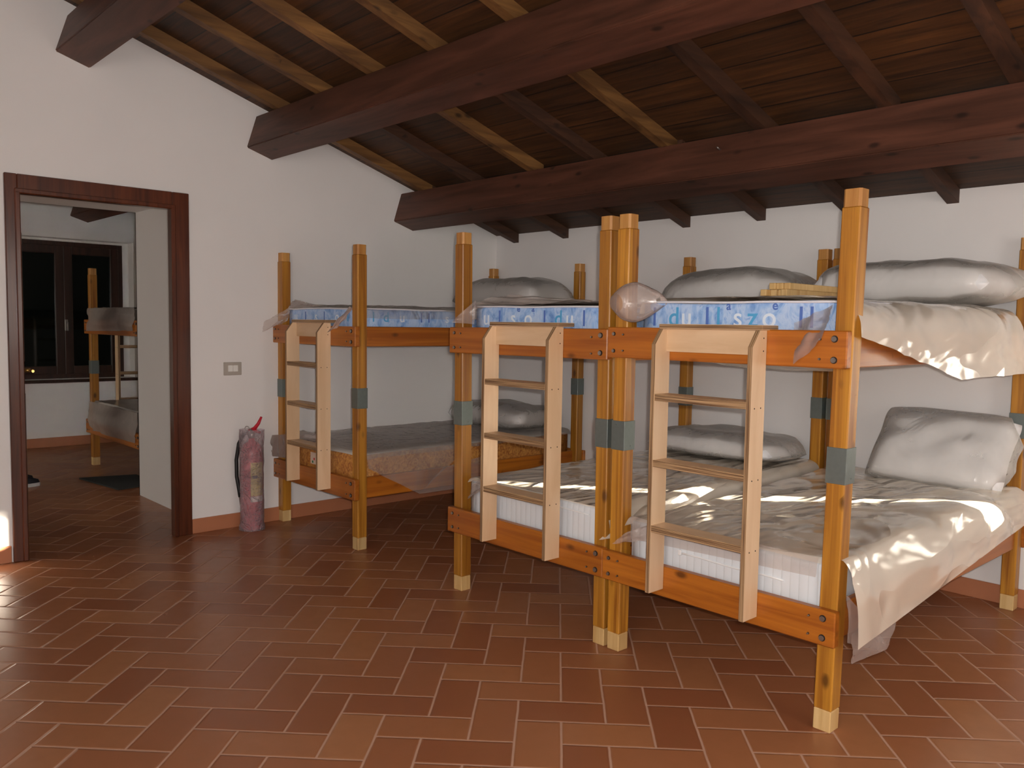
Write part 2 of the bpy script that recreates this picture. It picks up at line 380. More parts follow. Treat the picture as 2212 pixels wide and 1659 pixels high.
# the leaf, swung open into the passage
leaf = B(); box(leaf, -.74, 0, -.04, 0, .01, 2.05, .003)
for z0, z1 in ((.2, .9), (1.1, 1.9)): box(leaf, -.62, -.12, -.002, .006, z0, z1, .004)
ang = math.radians(-13.5); R = Matrix.Translation((-.045, DY0+.012, 0)) @ Matrix.Rotation(ang, 4, 'Z')
leaf.transform(R); lf = obj('door_leaf', leaf, 'frame_z', door)
b = B(); box(b, -.742, -.738, -.03, -.01, .93, 1.08); cyl(b, (-.69, 0, 1.04), (0, 1, 0), .012, .035); tube(b, [(-.69, .035, 1.04), (-.66, .05, 1.04), (-.58, .05, 1.04)], .009, 8)
b.transform(R); MAT['brass'] = plain('brass', lin(206, 170, 96), .3, .9); obj('handle', b, 'brass', lf)

# window of the next room
fx = OX-.16
wy0, wy1, wz0, wz1 = -3.27, -1.49, .72, 2.2
win = B()
def fr(bm, y0, y1, z0, z1, t, d0, d1):
    box(bm, d0, d1, y0, y0+t, z0, z1, .004); box(bm, d0, d1, y1-t, y1, z0, z1, .004)
    box(bm, d0, d1, y0+t, y1-t, z0, z0+t, .004); box(bm, d0, d1, y0+t, y1-t, z1-t, z1, .004)
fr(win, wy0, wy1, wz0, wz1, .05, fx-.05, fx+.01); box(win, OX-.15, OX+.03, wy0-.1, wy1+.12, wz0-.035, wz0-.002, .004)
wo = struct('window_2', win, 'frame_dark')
MAT['night'] = plain('dark_night_glass', lin(10, 16, 14), .06, 0, .02)
mid = -2.1
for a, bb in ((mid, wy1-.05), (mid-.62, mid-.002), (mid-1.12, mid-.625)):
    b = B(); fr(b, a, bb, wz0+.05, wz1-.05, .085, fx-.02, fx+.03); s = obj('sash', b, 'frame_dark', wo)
    b = B(); box(b, fx, fx+.006, a+.08, bb-.08, wz0+.13, wz1-.13); obj('pane', b, 'night', s)
b = B(); box(b, fx+.03, fx+.036, mid-.0, mid+.03, 1.24, 1.36, .002); tube(b, [(fx+.036, mid+.015, 1.33), (fx+.075, mid+.015, 1.33), (fx+.08, mid+.015, 1.24)], .009, 8)
obj('window_handle', b, 'bolt', wo)
b = B(); box(b, PX-.3, PX-.29, -4, -4.001, 1, 1.001); b.free()

# ------------------------------------------------------------------ roof beams
def beam(x0, x1, A, D, H, label, m='beam_x', group='roof beams'):
    # A = upper corner on the room side at the joists; the section is square to the slope
    t = Vector((0, 1, -SL)).normalized(); n = Vector((0, -SL, -1)).normalized()
    o = Vector((0, A[0], A[1])); q = [o, o+t*D, o+t*D+n*H, o+n*H]
    th = thing('roof_beam', label, 'beam', (x0, o.y, o.z), group)
    bm = B(); prism(bm, [(x0, v.y, v.z) for v in q], [(x1, v.y, v.z) for v in q])
    bmesh.ops.bevel(bm, geom=list(bm.edges), offset=.006, segments=2, affect='EDGES')
    # break the straight lines a little
    obj('timber', bm, m, th); return th
BA = [(-.972, 2.352), (-2.132, 2.728), (-3.262, 3.092), (-4.42, 3.462)]
zj = lambda y: 2.047 - SL*y                     # underside of the joists
names = ['dark timber beam nearest the bunk beds, lowest of the roof beams', 'dark timber beam crossing the middle of the roof, above the lowest one',
         'dark timber beam end high above the doorway at the top left', 'dark timber beam high up the roof behind the others']
for (y, z), lb in zip(BA, names):
    beam(.001, RX-.001, (y, zj(y)), .19, .226, lb)
for y, lb in ((-2.0, 'dark beam end over the window in the room beyond the doorway'), (-3.2, 'dark beam higher up in the room beyond the doorway')):
    beam(OX+.002, PX-.002, (y, zj(y)-.02), .19, .21, lb, group='beams of the next room')
b = B(); cyl(b, (2.949, -1.172, 2.237), (0, -1, .3), .004, .03); tag(obj('nail', b, 'bolt'), 'small bright nail in the room side of the lowest roof beam', 'nail')
# joists, one piece per bay
bays = [(-.0, -.879, 'in the lowest bay of the roof'), (-.881, -2.039, 'between lowest and middle beams'),
        (-2.041, -3.169, 'just above the middle beam'), (-3.171, -4.48, 'in the highest roof bay')]
ordn = ['first', 'second', 'third', 'fourth', 'fifth', 'sixth', 'seventh', 'eighth', 'ninth', 'tenth', 'eleventh', 'twelfth']
off = [[0]*12, [.0, .0, .05, .0, -.03, -.0, .05, .01, .03, 0, 0, 0], [.03, .0, -.01, -.02, .0, .02, -.01, .02, 0, 0, 0, 0], [.0, .03, .0, -.03, 0, 0, 0, 0, 0, 0, 0, 0]]
for bi, (ya, yb, where) in enumerate(bays):
    for k in range(12):
        xr = .273+.559*k + off[bi][k]
        x0, x1 = xr-.06, xr
        bm = B()
        dz = .0005*((k+bi) % 3)
        lo = lambda y: zj(y)+dz; hi = lambda y: zplank(y)+.002
        prism(bm, [(x0, ya, lo(ya)), (x0, yb, lo(yb)), (x0, yb, hi(yb)), (x0, ya, hi(ya))], [(x1, ya, lo(ya)), (x1, yb, lo(yb)), (x1, yb, hi(yb)), (x1, ya, hi(ya))])
        o = obj('ceiling_joist', bm, 'joist_y' if (bi >= 2 and k <= 4) or (bi == 1 and k in (0, 2, 4)) else 'joistd_y')
        tag(o, '%s small joist from the doorway wall %s' % (ordn[k], where), 'joist', 'ceiling joists '+where)

# ------------------------------------------------------------------ bunk beds
def post(root, x0, y0, lean_x=0, lean_y=0, w=.065, top=1.84, rear=False):
    x1, y1 = x0+w, y0+w
    def sk(bm): bm.transform(Matrix(((1, 0, lean_x/1.84, 0), (0, 1, lean_y/1.84, 0), (0, 0, 1, 0), (0, 0, 0, 1))))
    # skew is written about the floor, so z = 0 stays put
    bm = B(); box(bm, x0, x1, y0, y1, .075, top-.058, .004)
    sk(bm); p = obj('post', bm, 'post_z', root)
    bm = B(); box(bm, x0+.001, x1-.001, y0+.001, y1-.001, 0, .0752, .003); sk(bm); obj('foot_tip', bm, 'tip', p)
    bm = B(); c = .008; a = .0018
    q = [(x0+a+c, y0+a), (x1-a-c, y0+a), (x1-a, y0+a+c), (x1-a, y1-a-c), (x1-a-c, y1-a), (x0+a+c, y1-a), (x0+a, y1-a-c), (x0+a, y0+a+c)]
    prism(bm, [(u, v, top-.0585) for u, v in q], [(u, v, top) for u, v in q]); sk(bm); obj('tenon', bm, 'top', p)
    bm = B(); box(bm, x0-.0025, x1+.0025, y0-.0025, y1+.0025, .862, .985, .001)
    cyl(bm, (x0+.02, y0-.0022, .968), (0, -1, 0), .003, .002, 8); cyl(bm, (x1+.0022, y0+.04, .88), (1, 0, 0), .003, .002, 8); sk(bm)
    obj('metal_band', bm, 'metal', p)
    return p
def rail(root, nm, x0, x1, y0, y1, z0, z1, ax, bolts=(), tilt=0):
    bm = B(); box(bm, x0, x1, y0, y1, z0, z1, .004)
    if tilt:
        for v in bm.verts: v.co.z += tilt*(v.co.x-x0)/(x1-x0)
    r = obj(nm, bm, 'rail_'+ax, root)
    for (bx, bz, s) in bolts:
        bm = B(); cyl(bm, (bx, y0-.003, bz), (0, -1, 0), .0001+.009*s, .004, 10); cyl(bm, (bx, y0+.001, bz), (0, -1, 0), .012*s, .003, 12, 1)
        obj('bolt', bm, ['bolt', 'dark'], r)
    return r
def bed(xl, xr, label, group, yf=-1.995, yr=-.093, leans=(0, 0), rx=(None, None), uz=(1.236, 1.366), lz=(.311, .438), ut=0, holes=True):
    """xl, xr: outer x of the left post and of the right post at the front; yf: front face of the front posts"""
    w = .065
    root = thing('bunk_bed', label, 'bunk bed', ((xl+xr)/2, (yf+yr)/2, 0), group)
    rxl = xl if rx[0] is None else rx[0]; rxr = xr if rx[1] is None else rx[1]
    def lean_fix(p): return p
    for (x0, y0, ln) in ((xl, yf, leans[0]), (xr-w, yf, leans[1]), (rxl, yr, 0), (rxr-w, yr, 0)):
        post(root, x0, y0, ln)
    e = .012
    a, c = xl-e, xr+.018
    if xl == 1.958: c = 3.003
    if xl == 3.010: a = 3.004
    if 0 <= xl < .02: a = .003
    for nm, (z0, z1), t in (('front_rail', uz, ut), ('front_rail', lz, 0)):
        bl = []
        for bx in (xl+.03, xr-.025):
            s_ = 1 if bx > xl+.1 else .7
            bl += [(bx, z0+.028+(t if s_ == 1 else 0), s_), (bx, z1-.028+(t if s_ == 1 else 0), s_), (bx+(.05 if s_ < 1 else -.05), z0+.03, .35), (bx+(.05 if s_ < 1 else -.05), z1-.03, .35)]
        rail(root, nm, a, c, yf-.035, yf-.0005, z0, z1, 'x', bl, t)
    for (z0, z1) in (uz, lz):
        rail(root, 'side_rail', xl+.012, xl+.042, yf+w, yr, z0, z1, 'y')
        rail(root, 'side_rail', xr-.045, xr-.015, yf+w, yr, z0, z1, 'y')
        rail(root, 'rear_rail', max(.003, rxl-e), rxr+.014, yr+w+.0005, yr+w+.026, z0, z1, 'x')
        for k in range(9):
            y = yf+.12+k*(yr-yf-.14)/8
            bm = B(); box(bm, xl+.043, xr-.046, y, y+.06, z0+.05, z0+.068, .002); obj('slat', bm, 'tip', root)
    return root
GB = 'wooden bunk beds in a row'
bed1 = bed(.004, 1.024, 'orange pine bunk bed in the corner behind the fire extinguisher, farthest of the row', GB, yf=-1.987, rx=(.008, 1.045), leans=(0, -.01), uz=(1.234, 1.354))
bed2 = bed(1.958, 2.992, 'middle pine bunk bed, between the corner bunk and the nearest one', GB, leans=(-.018, -.012), rx=(1.965, 2.97), uz=(1.232, 1.362), ut=.006)
bed3 = bed(3.010, 4.014, 'nearest pine bunk bed with a shiny plastic sheet over its lower mattress', GB, leans=(.006, .028), rx=(3.0, 4.012), uz=(1.25, 1.376), lz=(.311, .434))

def ladder(x0, x1, label, group='plywood ladders', y0=-2.122, yback=-2.032, zb=.345, R=None):
    t = .018; zt = 1.372
    root = thing('ladder', label, 'ladder', (0, 0, 0) if R else ((x0+x1)/2, yback, zb), group)
    def fin(bm): return bm
    def ply(name, bm, m, par): return obj(name, bm, m, par)
    for xa in (x0, x1-t):
        bm = B(); c = .045
        pr = [(y0, zb), (yback, zb), (yback, zt), (y0+c, zt), (y0, zt-c*1.3)]
        fs = prism(bm, [(xa, y, z) for y, z in pr], [(xa+t, y, z) for y, z in pr])
        for f in fs[2:]: f.material_index = 1
        sr = ply('side_rail', bm, ['ply_z', 'plyedge_x'], root)
        if xa > x0:
            for z in (1.10, .845, .59):
                bm = B()
                for yy in (y0+.025, yback-.025): cyl(bm, (xa+t-.001, yy, z), (1, 0, 0), .0028, .0018, 8)
                obj('screw', bm, 'dark', sr)
            bm = B()
            for z in (1.30, 1.345): cyl(bm, (xa+t-.001, yback-.02, z), (1, 0, 0), .0028, .0018, 8)
            obj('screw', bm, 'dark', sr)
    for z in (1.11, .855, .60):
        bm = B(); fs = box(bm, x0+t, x1-t, y0+.003, yback-.002, z-.013, z+.013)
        fs[2].material_index = 1; fs[3].material_index = 1
        ply('rung', bm, ['ply_x', 'plyedge_z'], root)
    bm = B(); box(bm, x0+t, x1-t, yback-.02, yback-.001, 1.285, zt); ply('hook_board', bm, 'ply_x', root)
    bm = B(); fs = box(bm, x0-.004, x1+.008, y0+c+.002, yback+.062, zt+.001, zt+.019, .002); 
    for f in bm.faces:
        if abs(f.normal.z) < .5: f.material_index = 1
    ply('top_plate', bm, ['ply_x', 'plyedge_z'], root)
    return root
ladder(.355, .765, 'pale plywood ladder on the corner bunk, smallest in view', y0=-2.114, yback=-2.0225)
ladder(2.312, 2.752, 'pale plywood ladder hooked on the middle bunk, between the other two')
ladder(3.308, 3.742, 'pale plywood ladder hooked on the nearest bunk, largest in view')

# ------------------------------------------------------------------ mattresses
def slab(bm, x0, x1, y0, y1, z0, z1, r=.02, nx=10, ny=20, puff=.012, seed=0):
    """rounded soft box made as a grid so that it can sag"""
    box(bm, x0, x1, y0, y1, z0, z1)
    bmesh.ops.subdivide_edges(bm, edges=list(bm.edges), cuts=11, use_grid_fill=True)
    cx, cy, cz_ = (x0+x1)/2, (y0+y1)/2, (z0+z1)/2
    for v in bm.verts:
        q = [(v.co.x, x0, x1), (v.co.y, y0, y1), (v.co.z, z0, z1)]
        inner = [min(max(c, a+r), b_-r) for c, a, b_ in q]
        d = Vector([q[i][0]-inner[i] for i in range(3)])
        if d.length > 1e-6 and sum(abs(k) > 1e-6 for k in d) >= 2:
            v.co = Vector(inner)+d.normalized()*r
        if v.co.z > cz_: v.co.z += puff*nz(v.co, 3.1, seed)
def letters(root, spec, y, z, h, x_axis=True, x=None):
    for txt, xx, col, dz in spec:
        cu = bpy.data.curves.new('t', 'FONT'); cu.body = txt; cu.size = h if dz == 0 else h*.45; cu.extrude = .0006; cu.bevel_depth = 0; cu.offset = .0008
        to = bpy.data.objects.new('t', cu); COL.objects.link(to)
        bpy.context.view_layer.update()
        me = bpy.data.meshes.new_from_object(to.evaluated_get(bpy.context.evaluated_depsgraph_get()))
        bpy.data.objects.remove(to); bpy.data.curves.remove(cu)
        bm = B(); bm.from_mesh(me); bpy.data.meshes.remove(me)
        if x_axis: T = Matrix.Translation((xx, y, z+dz)) @ Matrix.Rotation(PI/2, 4, 'X')
        else: T = Matrix.Translation((x, xx, z+dz)) @ Matrix.Rotation(PI/2, 4, 'Z') @ Matrix.Rotation(PI/2, 4, 'X')
        bm.transform(T); obj('printed_letter', bm, col, root, fixn=False)
def mattress(x0, x1, y0, y1, z0, z1, mat, label, group, seed=0, pip=None):
    th = thing('mattress', label, 'mattress', ((x0+x1)/2, (y0+y1)/2, z0), group)
    bm = B(); slab(bm, x0, x1, y0, y1, z0, z1, seed=seed, puff=.01)
    for f in bm.faces:
        f.normal_update()
        f.material_index = 1 if f.normal.z > .75 else 0
    obj('ticking', bm, [mat, 'grey_top'], th, smooth=True)
    if pip:
        for z in (z1-.006,):
            bm = B(); rr = .012
            pts = [(x0+rr, y0-.001, z), (x1-rr, y0-.001, z), (x1+.001, y0+rr, z), (x1+.001, y1-rr, z)]
            pts2 = []
            for a, c in zip(pts, pts[1:]):
                for k in range(12):
                    q = Vector(a).lerp(Vector(c), k/12); q.z += .005*nz(q, 4, seed); pts2.append(q)
            tube(bm, pts2, .0045, 8); obj('piping', bm, pip, th)
    return th

def drape(nm, root, prof_f, prof_r, y0, y1, mat, ny=60, nr=46, amp=.008, sc=5, seed=0, hem=None, amp2=0):
    """plastic sheet: cross-section in (x, z) blended from the front (y0) to the rear (y1); hem(t) trims the last point's drop"""
    def resample(pr, n):
        L = [0]
        for a, c in zip(pr, pr[1:]): L.append(L[-1]+math.hypot(c[0]-a[0], c[1]-a[1]))
        out = []
        for i in range(n):
            s = L[-1]*i/(n-1); k = max(j for j in range(len(L)) if L[j] <= s+1e-9); k = min(k, len(pr)-2)
            f = (s-L[k])/(L[k+1]-L[k]); out.append((pr[k][0]+(pr[k+1][0]-pr[k][0])*f, pr[k][1]+(pr[k+1][1]-pr[k][1])*f))
        for _ in range(2):
            out = [out[0]]+[((a[0]+2*c[0]+d[0])/4, (a[1]+2*c[1]+d[1])/4) for a, c, d in zip(out, out[1:], out[2:])]+[out[-1]]
        return out
    A = resample(prof_f, nr); C_ = resample(prof_r, nr); bm = B(); G_ = []
    for j in range(ny):
        t = j/(ny-1); y = y0+(y1-y0)*t; row = []
        for i in range(nr):
            s = i/(nr-1); tt = t if hem is None else hem(t, s)
            x = A[i][0]*(1-tt)+C_[i][0]*tt; z = A[i][1]*(1-tt)+C_[i][1]*tt
            P = Vector((x, y, z)); e = amp*(nz((x*.6, y, z), sc, seed)+.5*nz((x, y, z), sc*2.3, seed+3))
            if amp2: e += amp2*abs(nz((x*.4+y*.8, y*.25, z), sc*1.7, seed+9))
            z += abs(e) + .001; x += e*(.8 if s > .75 else 0)
            row.append(bm.verts.new((x, y, z)))
        G_.append(row)
    for a, c in zip(G_, G_[1:]):
        for i in range(nr-1): bm.faces.new((a[i], a[i+1], c[i+1], c[i]))
    return obj(nm, bm, mat, root, smooth=True)
def sheet(nm, root, c00, c10, c11, c01, mat, n=12, amp=.012, seed=0, sag=0, bulge=(0, 0, 0)):
    """a loose piece of film between four corners, curled and creased"""
    c00, c10, c11, c01 = map(Vector, (c00, c10, c11, c01)); bm = B(); G_ = []
    nn = (c10-c00).cross(c01-c00).normalized(); bv = Vector(bulge)
    for j in range(n+1):
        v = j/n; row = []
        for i in range(n+1):
            u = i/n; P = c00.lerp(c10, u).lerp(c01.lerp(c11, u), v)
            w = math.sin(PI*u)*math.sin(PI*v)
            P = P + nn*amp*(nz((u*2, v*2, seed), 1.4, seed)+.5*nz((u*5, v*5, seed), 1.5, seed+2)) + bv*w
            row.append(bm.verts.new(P))
        G_.append(row)
    for a, c in zip(G_, G_[1:]):
        for i in range(n): bm.faces.new((a[i], a[i+1], c[i+1], c[i]))
    return obj(nm, bm, mat, root, smooth=True)

GM = 'mattresses on the upper bunks'; GL = 'mattresses on the lower bunks'
lw, ld, lt = 'letw', 'letd', 'lett'
# upper mattresses
mU1 = mattress(.115, .975, -1.965, -.105, 1.305, 1.468, 'blue', 'blue printed mattress on the top of the corner bunk, half behind posts', GM, 1, 'piping')
letters(mU1, [('u', .2, lw, 0), ('l', .34, ld, 0), ('s', .47, lw, 0), ('l', .58, ld, 0), ('o', .72, lw, 0), ('l', .86, lt, 0)], -1.9655, 1.385, .085)
letters(mU1, [('l', -1.86, lt, 0), ('d', -1.78, lt, 0), ('u', -1.66, lw, 0), ('l', -1.5, ld, 0), ('l', -1.44, ld, 0), ('s', -1.3, lw, 0), ('o', -1.15, lw, 0), ('l', -1.0, ld, 0)], None, 1.385, .085, False, .9757)
mU2 = mattress(2.07, 2.915, -1.965, -.105, 1.31, 1.47, 'blue', 'blue printed mattress on the top of the middle bunk', GM, 2, 'piping')
letters(mU2, [('u', 2.135, lw, 0), ('l', 2.245, ld, 0), ('s', 2.335, lw, 0), ('o', 2.43, lw, 0), ('l', 2.555, ld, 0), ('d', 2.63, lt, 0), ('u', 2.70, lw, 0), ('l', 2.80, ld, 0), ('e', 2.38, ld, .063), ('a', 2.48, ld, .063)], -1.9655, 1.378, .1)
mU3 = mattress(3.135, 3.945, -1.965, -.105, 1.32, 1.482, 'blue', 'blue printed mattress on the top of the nearest bunk', GM, 3, 'piping')
letters(mU3, [('l', 3.185, ld, 0), ('d', 3.265, lt, 0), ('u', 3.325, lw, 0), ('l', 3.435, ld, 0), ('l', 3.485, lt, 0), ('s', 3.56, lw, 0), ('z', 3.62, lt, 0), ('o', 3.68, lw, 0), ('l', 3.82, ld, 0), ('l', 3.86, ld, 0), ('a', 3.53, ld, .062), ('e', 3.72, ld, .062)], -1.9655, 1.385, .105)
# lower mattresses
mL1 = mattress(.075, .975, -1.972, -.105, .375, .575, 'gold', 'golden brown mattress on the lower level of the corner bunk', GL, 4)
mL2 = mattress(2.055, 2.95, -1.972, -.105, .375, .592, 'quilt', 'white quilted mattress on the lower level of the middle bunk', GL, 5)
mL3 = mattress(3.105, 3.95, -1.972, -.105, .375, .58, 'quilt', 'white quilted mattress under a shiny sheet on the nearest lower bunk', GL, 6)
# zip on the lower nearest mattress and a seam on the middle one
b = B(); tube(b, [(3.36+.05*k, -1.9745, .487-.0006*k+.002*math.sin(k)) for k in range(10)], .004, 6); box(b, 3.355, 3.37, -1.982, -1.974, .478, .5, .002); obj('zip', b, 'zip', mL3)
b = B(); tube(b, [(2.075+.05*k, -1.9745, .572-.0012*k) for k in range(17)], .004, 6); obj('piping', b, 'zip', mL2)

b = B(); box(b, .43, .50, -1.975, -1.972, .455, .53); obj('care_label', b, 'labw_', mL1)
b = B(); box(b, .452, .466, -1.9765, -1.975, .462, .476); obj('care_label', b, 'lgreen', mL1)
b = B(); box(b, .472, .486, -1.9765, -1.975, .482, .496); obj('care_label', b, 'lred', mL1)
# --- plastic covers (parts of the mattresses)
drape('plastic_cover', mU1, [(.11, 1.44), (.12, 1.478), (.5, 1.485), (.96, 1.478), (.985, 1.455), (.988, 1.40)], [(.11, 1.44), (.12, 1.48), (.5, 1.492), (.96, 1.49), (.985, 1.46), (.988, 1.41)], -1.968, -.12, 'film_clear', seed=1, amp=.01)
drape('plastic_cover', mU2, [(2.05, 1.40), (2.06, 1.48), (2.45, 1.478), (2.9, 1.475), (2.925, 1.42)], [(2.05, 1.42), (2.06, 1.49), (2.45, 1.50), (2.9, 1.495), (2.925, 1.42)], -1.968, -.12, 'film_grey', seed=2, amp=.02)
drape('plastic_cover', mU3, [(3.12, 1.43), (3.13, 1.49), (3.5, 1.492), (3.93, 1.488), (4.0, 1.475), (4.045, 1.42), (4.05, 1.355)],
      [(3.12, 1.43), (3.13, 1.49), (3.5, 1.498), (3.93, 1.49), (4.0, 1.478), (4.05, 1.40), (4.06, 1.185)], -1.968, -.30, 'film_milky', seed=3, amp=.012, sc=2.8, ny=90, hem=lambda t, s: min(1, t*1.9), amp2=.012)
drape('plastic_cover', mL1, [(.06, .60), (.08, .606), (.5, .605), (.97, .60), (.998, .585), (1.01, .545)], [(.06, .6), (.08, .61), (.5, .612), (.97, .605), (.998, .6), (1.01, .56)], -1.975, -.12, 'film_clear', seed=4, amp=.012)
drape('plastic_cover', mL2, [(2.04, .57), (2.055, .602), (2.5, .6), (2.94, .592), (2.985, .57), (3.0, .48)], [(2.04, .59), (2.055, .62), (2.5, .615), (2.94, .62), (2.985, .60), (3.0, .5)], -1.975, -.12, 'film_milky', seed=5, amp=.012)
drape('plastic_cover', mL3, [(3.085, .535), (3.11, .575), (3.5, .575), (3.93, .59), (4.02, .60), (4.055, .56), (4.075, .42), (4.085, .305)],
      [(3.085, .6), (3.11, .615), (3.5, .62), (3.93, .63), (4.02, .63), (4.055, .60), (4.07, .54), (4.075, .47)], -1.985, -.16, 'film_milky', seed=6, amp=.018, sc=2.6, ny=120, nr=80, amp2=.03)
# loose corners and flaps of the bags
sheet('plastic_flap', mU1, (.10, -1.96, 1.38), (.16, -1.97, 1.48), (.012, -2.09, 1.375), (.006, -2.10, 1.30), 'film_warm', seed=1, amp=.02)
sheet('plastic_flap', mU1, (.11, -1.97, 1.47), (.55, -1.975, 1.475), (.5, -1.95, 1.485), (.16, -1.94, 1.525), 'film_warm', seed=2)
sheet('plastic_flap', mU1, (.90, -2.06, 1.345), (.95, -1.98, 1.46), (1.03, -2.05, 1.47), (.93, -2.15, 1.315), 'film_warm', seed=3, amp=.01)
sheet('plastic_flap', mU2, (2.07, -1.97, 1.378), (2.09, -1.975, 1.50), (2.02, -2.05, 1.41), (1.99, -2.05, 1.385), 'film_warm', seed=4)
sheet('plastic_flap', mU2, (2.07, -1.972, 1.48), (2.9, -1.972, 1.478), (2.7, -1.93, 1.5), (2.25, -1.9, 1.53), 'film_grey', seed=5, amp=.02)
b = B(); cx, cy, cz_ = 3.13, -2.03, 1.5
rows = []
for j in range(13):
    v = j/12; row = []
    for i in range(17):
        a = 2*PI*i/16; r = math.sin(PI*(.08+.84*v))**.7
        P = Vector((3.05+.19*v, -2.03+.05*v, 1.475+.005*v)) + Vector((0.02*math.cos(a), .045*r*math.cos(a), .105*r*math.sin(a)*(1-.55*v)))
        P += Vector((.01, .01, .01))*nz((P.x*9, P.y*9, P.z*9), 1.2, 5); row.append(b.verts.new(P))
    rows.append(row)
for a, c in zip(rows, rows[1:]):
    for i in range(16): b.faces.new((a[i], a[i+1], c[i+1], c[i]))
obj('plastic_flap', b, 'film_warm', mU3, smooth=True)
sheet('plastic_flap', mU3, (3.82, -1.99, 1.40), (3.96, -1.99, 1.46), (3.96, -2.055, 1.35), (3.862, -2.06, 1.258), 'film_warm', seed=6)
sheet('plastic_flap', mL1, (.02, -2.04, .455), (.015, -2.045, .60), (.235, -2.03, .63), (.235, -2.03, .47), 'film_warm', seed=7, amp=.02)
sheet('plastic_flap', mL1, (.25, -1.98, .60), (.55, -1.98, .605), (.5, -1.9, .64), (.24, -1.93, .65), 'film_warm', seed=8, amp=.02)
sheet('plastic_flap', mL1, (1.045, -1.93, .50), (1.03, -1.93, .585), (1.03, -1.1, .585), (1.06, -1.56, .30), 'film_clear', seed=9, amp=.015)
sheet('plastic_flap', mL1, (1.06, -1.56, .30), (1.045, -1.35, .45), (1.04, -.9, .5), (1.05, -.9, .29), 'film_clear', seed=10, amp=.01)
sheet('plastic_flap', mL2, (2.05, -1.975, .50), (2.12, -1.98, .60), (2.25, -2.0, .605), (2.10, -2.02, .50), 'film_warm', seed=11)
sheet('plastic_flap', mL2, (2.975, -2.02, .47), (2.95, -1.6, .61), (3.075, -1.2, .64), (3.09, -1.9, .49), 'film_milky', seed=12, amp=.012, bulge=(.03, 0, .03))
sheet('plastic_flap', mL3, (3.07, -2.045, .475), (3.13, -2.04, .53), (3.225, -1.99, .58), (3.21, -2.0, .51), 'film_warm', seed=13)
sheet('plastic_flap', mL3, (4.06, -1.985, .33), (4.055, -2.005, .50), (4.075, -1.70, .255), (4.07, -1.74, .24), 'film_warm', seed=14, amp=.008)
sheet('plastic_flap', mL3, (4.075, -1.98, .26), (4.07, -1.98, .36), (4.07, -1.6, .37), (4.08, -1.72, .25), 'film_warm', seed=15, amp=.008)
sheet('plastic_flap', mL3, (3.11, -1.978, .59), (3.94, -1.978, .595), (3.94, -1.996, .53), (3.13, -1.992, .50), 'film_warm', seed=17, amp=.006)
sheet('plastic_flap', mU3, (3.15, -1.96, 1.30), (3.85, -1.96, 1.31), (3.7, -1.2, 1.2), (3.05, -1.2, 1.2), 'film_grey', seed=16, amp=.01)

# ------------------------------------------------------------------ pillows
def pillow(label, c, hx, hy, hz, seed=0, rot=None, tips=(0, 0), flat=.5, group='plastic wrapped pillows', film_='film_pillow', zfloor=None):
    root = thing('pillow', label, 'pillow', c, group)
    cv = Vector(c)
    def shape(kx, ky, kz, ext=0, amp=.01, sd=0, tips=(0, 0), n=30):
        bm = B(); top, bot = [], []
        for sgn, L in ((1, top), (-1, bot)):
            for j in range(n+1):
                v = -1+2*j/n; row = []
                for i in range(n+1):
                    u = -1+2*i/n
                    au, av = abs(u), abs(v)
                    T = max(0, 1-au**4)**.42*max(0, 1-av**4)**.42
                    px = u*kx*(1-.06*(1-av**2)*au**4)*(1-.05*av**6); py = v*ky*(1-.05*au**4)
                    if u > .8 and tips[1]: px += tips[1]*(u-.8)/.2; py *= 1-.6*(u-.8)/.2
                    if u < -.8 and tips[0]: px -= tips[0]*(-u-.8)/.2; py *= 1-.6*(-u-.8)/.2
                    z = sgn*kz*T
                    if sgn < 0: z *= flat
                    P = Vector((px, py, z)); e = nz((px*1.5, py*3, sgn*.3), 3.2, seed+sd)*amp + nz((px, py, sgn), 9, seed+sd)*amp*.5
                    P.z += e*T*1.5
                    row.append(P)
                L.append(row)
        V1 = [[bm.verts.new(q) for q in r] for r in top]; V2 = [[bm.verts.new(q) for q in r] for r in bot]
        for j in range(n):
            for i in range(n):
                bm.faces.new((V1[j][i], V1[j][i+1], V1[j+1][i+1], V1[j+1][i])); bm.faces.new((V2[j][i], V2[j+1][i], V2[j+1][i+1], V2[j][i+1]))
        bmesh.ops.remove_doubles(bm, verts=bm.verts, dist=.0004)
        T_ = Matrix.Translation(cv) @ (rot.to_4x4() if rot else Matrix.Identity(4)); bm.transform(T_)
        return bm
    obj('pillow_case', shape(hx, hy, hz), 'pillow', root, smooth=True)
    obj('plastic_bag', shape(hx+.022, hy+.018, hz+.011, amp=.011, sd=0, tips=tips), film_, root, smooth=True)
    return root
pillow('dome shaped pillow in clear plastic lying on the top of the corner bunk', (.60, -.36, 1.555), .45, .22, .165, 1, flat=.3)
pillow('long pillow in clear plastic on the top of the middle bunk', (2.585, -.36, 1.545), .42, .23, .165, 2, flat=.25)
pillow('puffy white pillow in clear plastic on the top mattress of the nearest bunk', (3.555, -.36, 1.60), .43, .24, .115, 3, tips=(.03, .10), flat=.85)
pillow('pillow in clear plastic on the lower level of the corner bunk, behind the ladder', (.50, -.36, .675), .43, .22, .10, 4, tips=(.10, .0), flat=.7)
pillow('flattened pillow in loose plastic on the lower level of the middle bunk', (2.50, -.36, .672), .43, .23, .095, 5, flat=.45, tips=(.02, .05))
R3 = Matrix.Rotation(math.radians(1.5), 3, 'Y') @ Matrix.Rotation(math.radians(52), 3, 'X')
pillow('white pillow in shiny plastic leaning upright against the wall on the nearest lower bunk', (3.70, -.245, .785), .325, .205, .085, 6, rot=R3, flat=.8, tips=(0, .01))

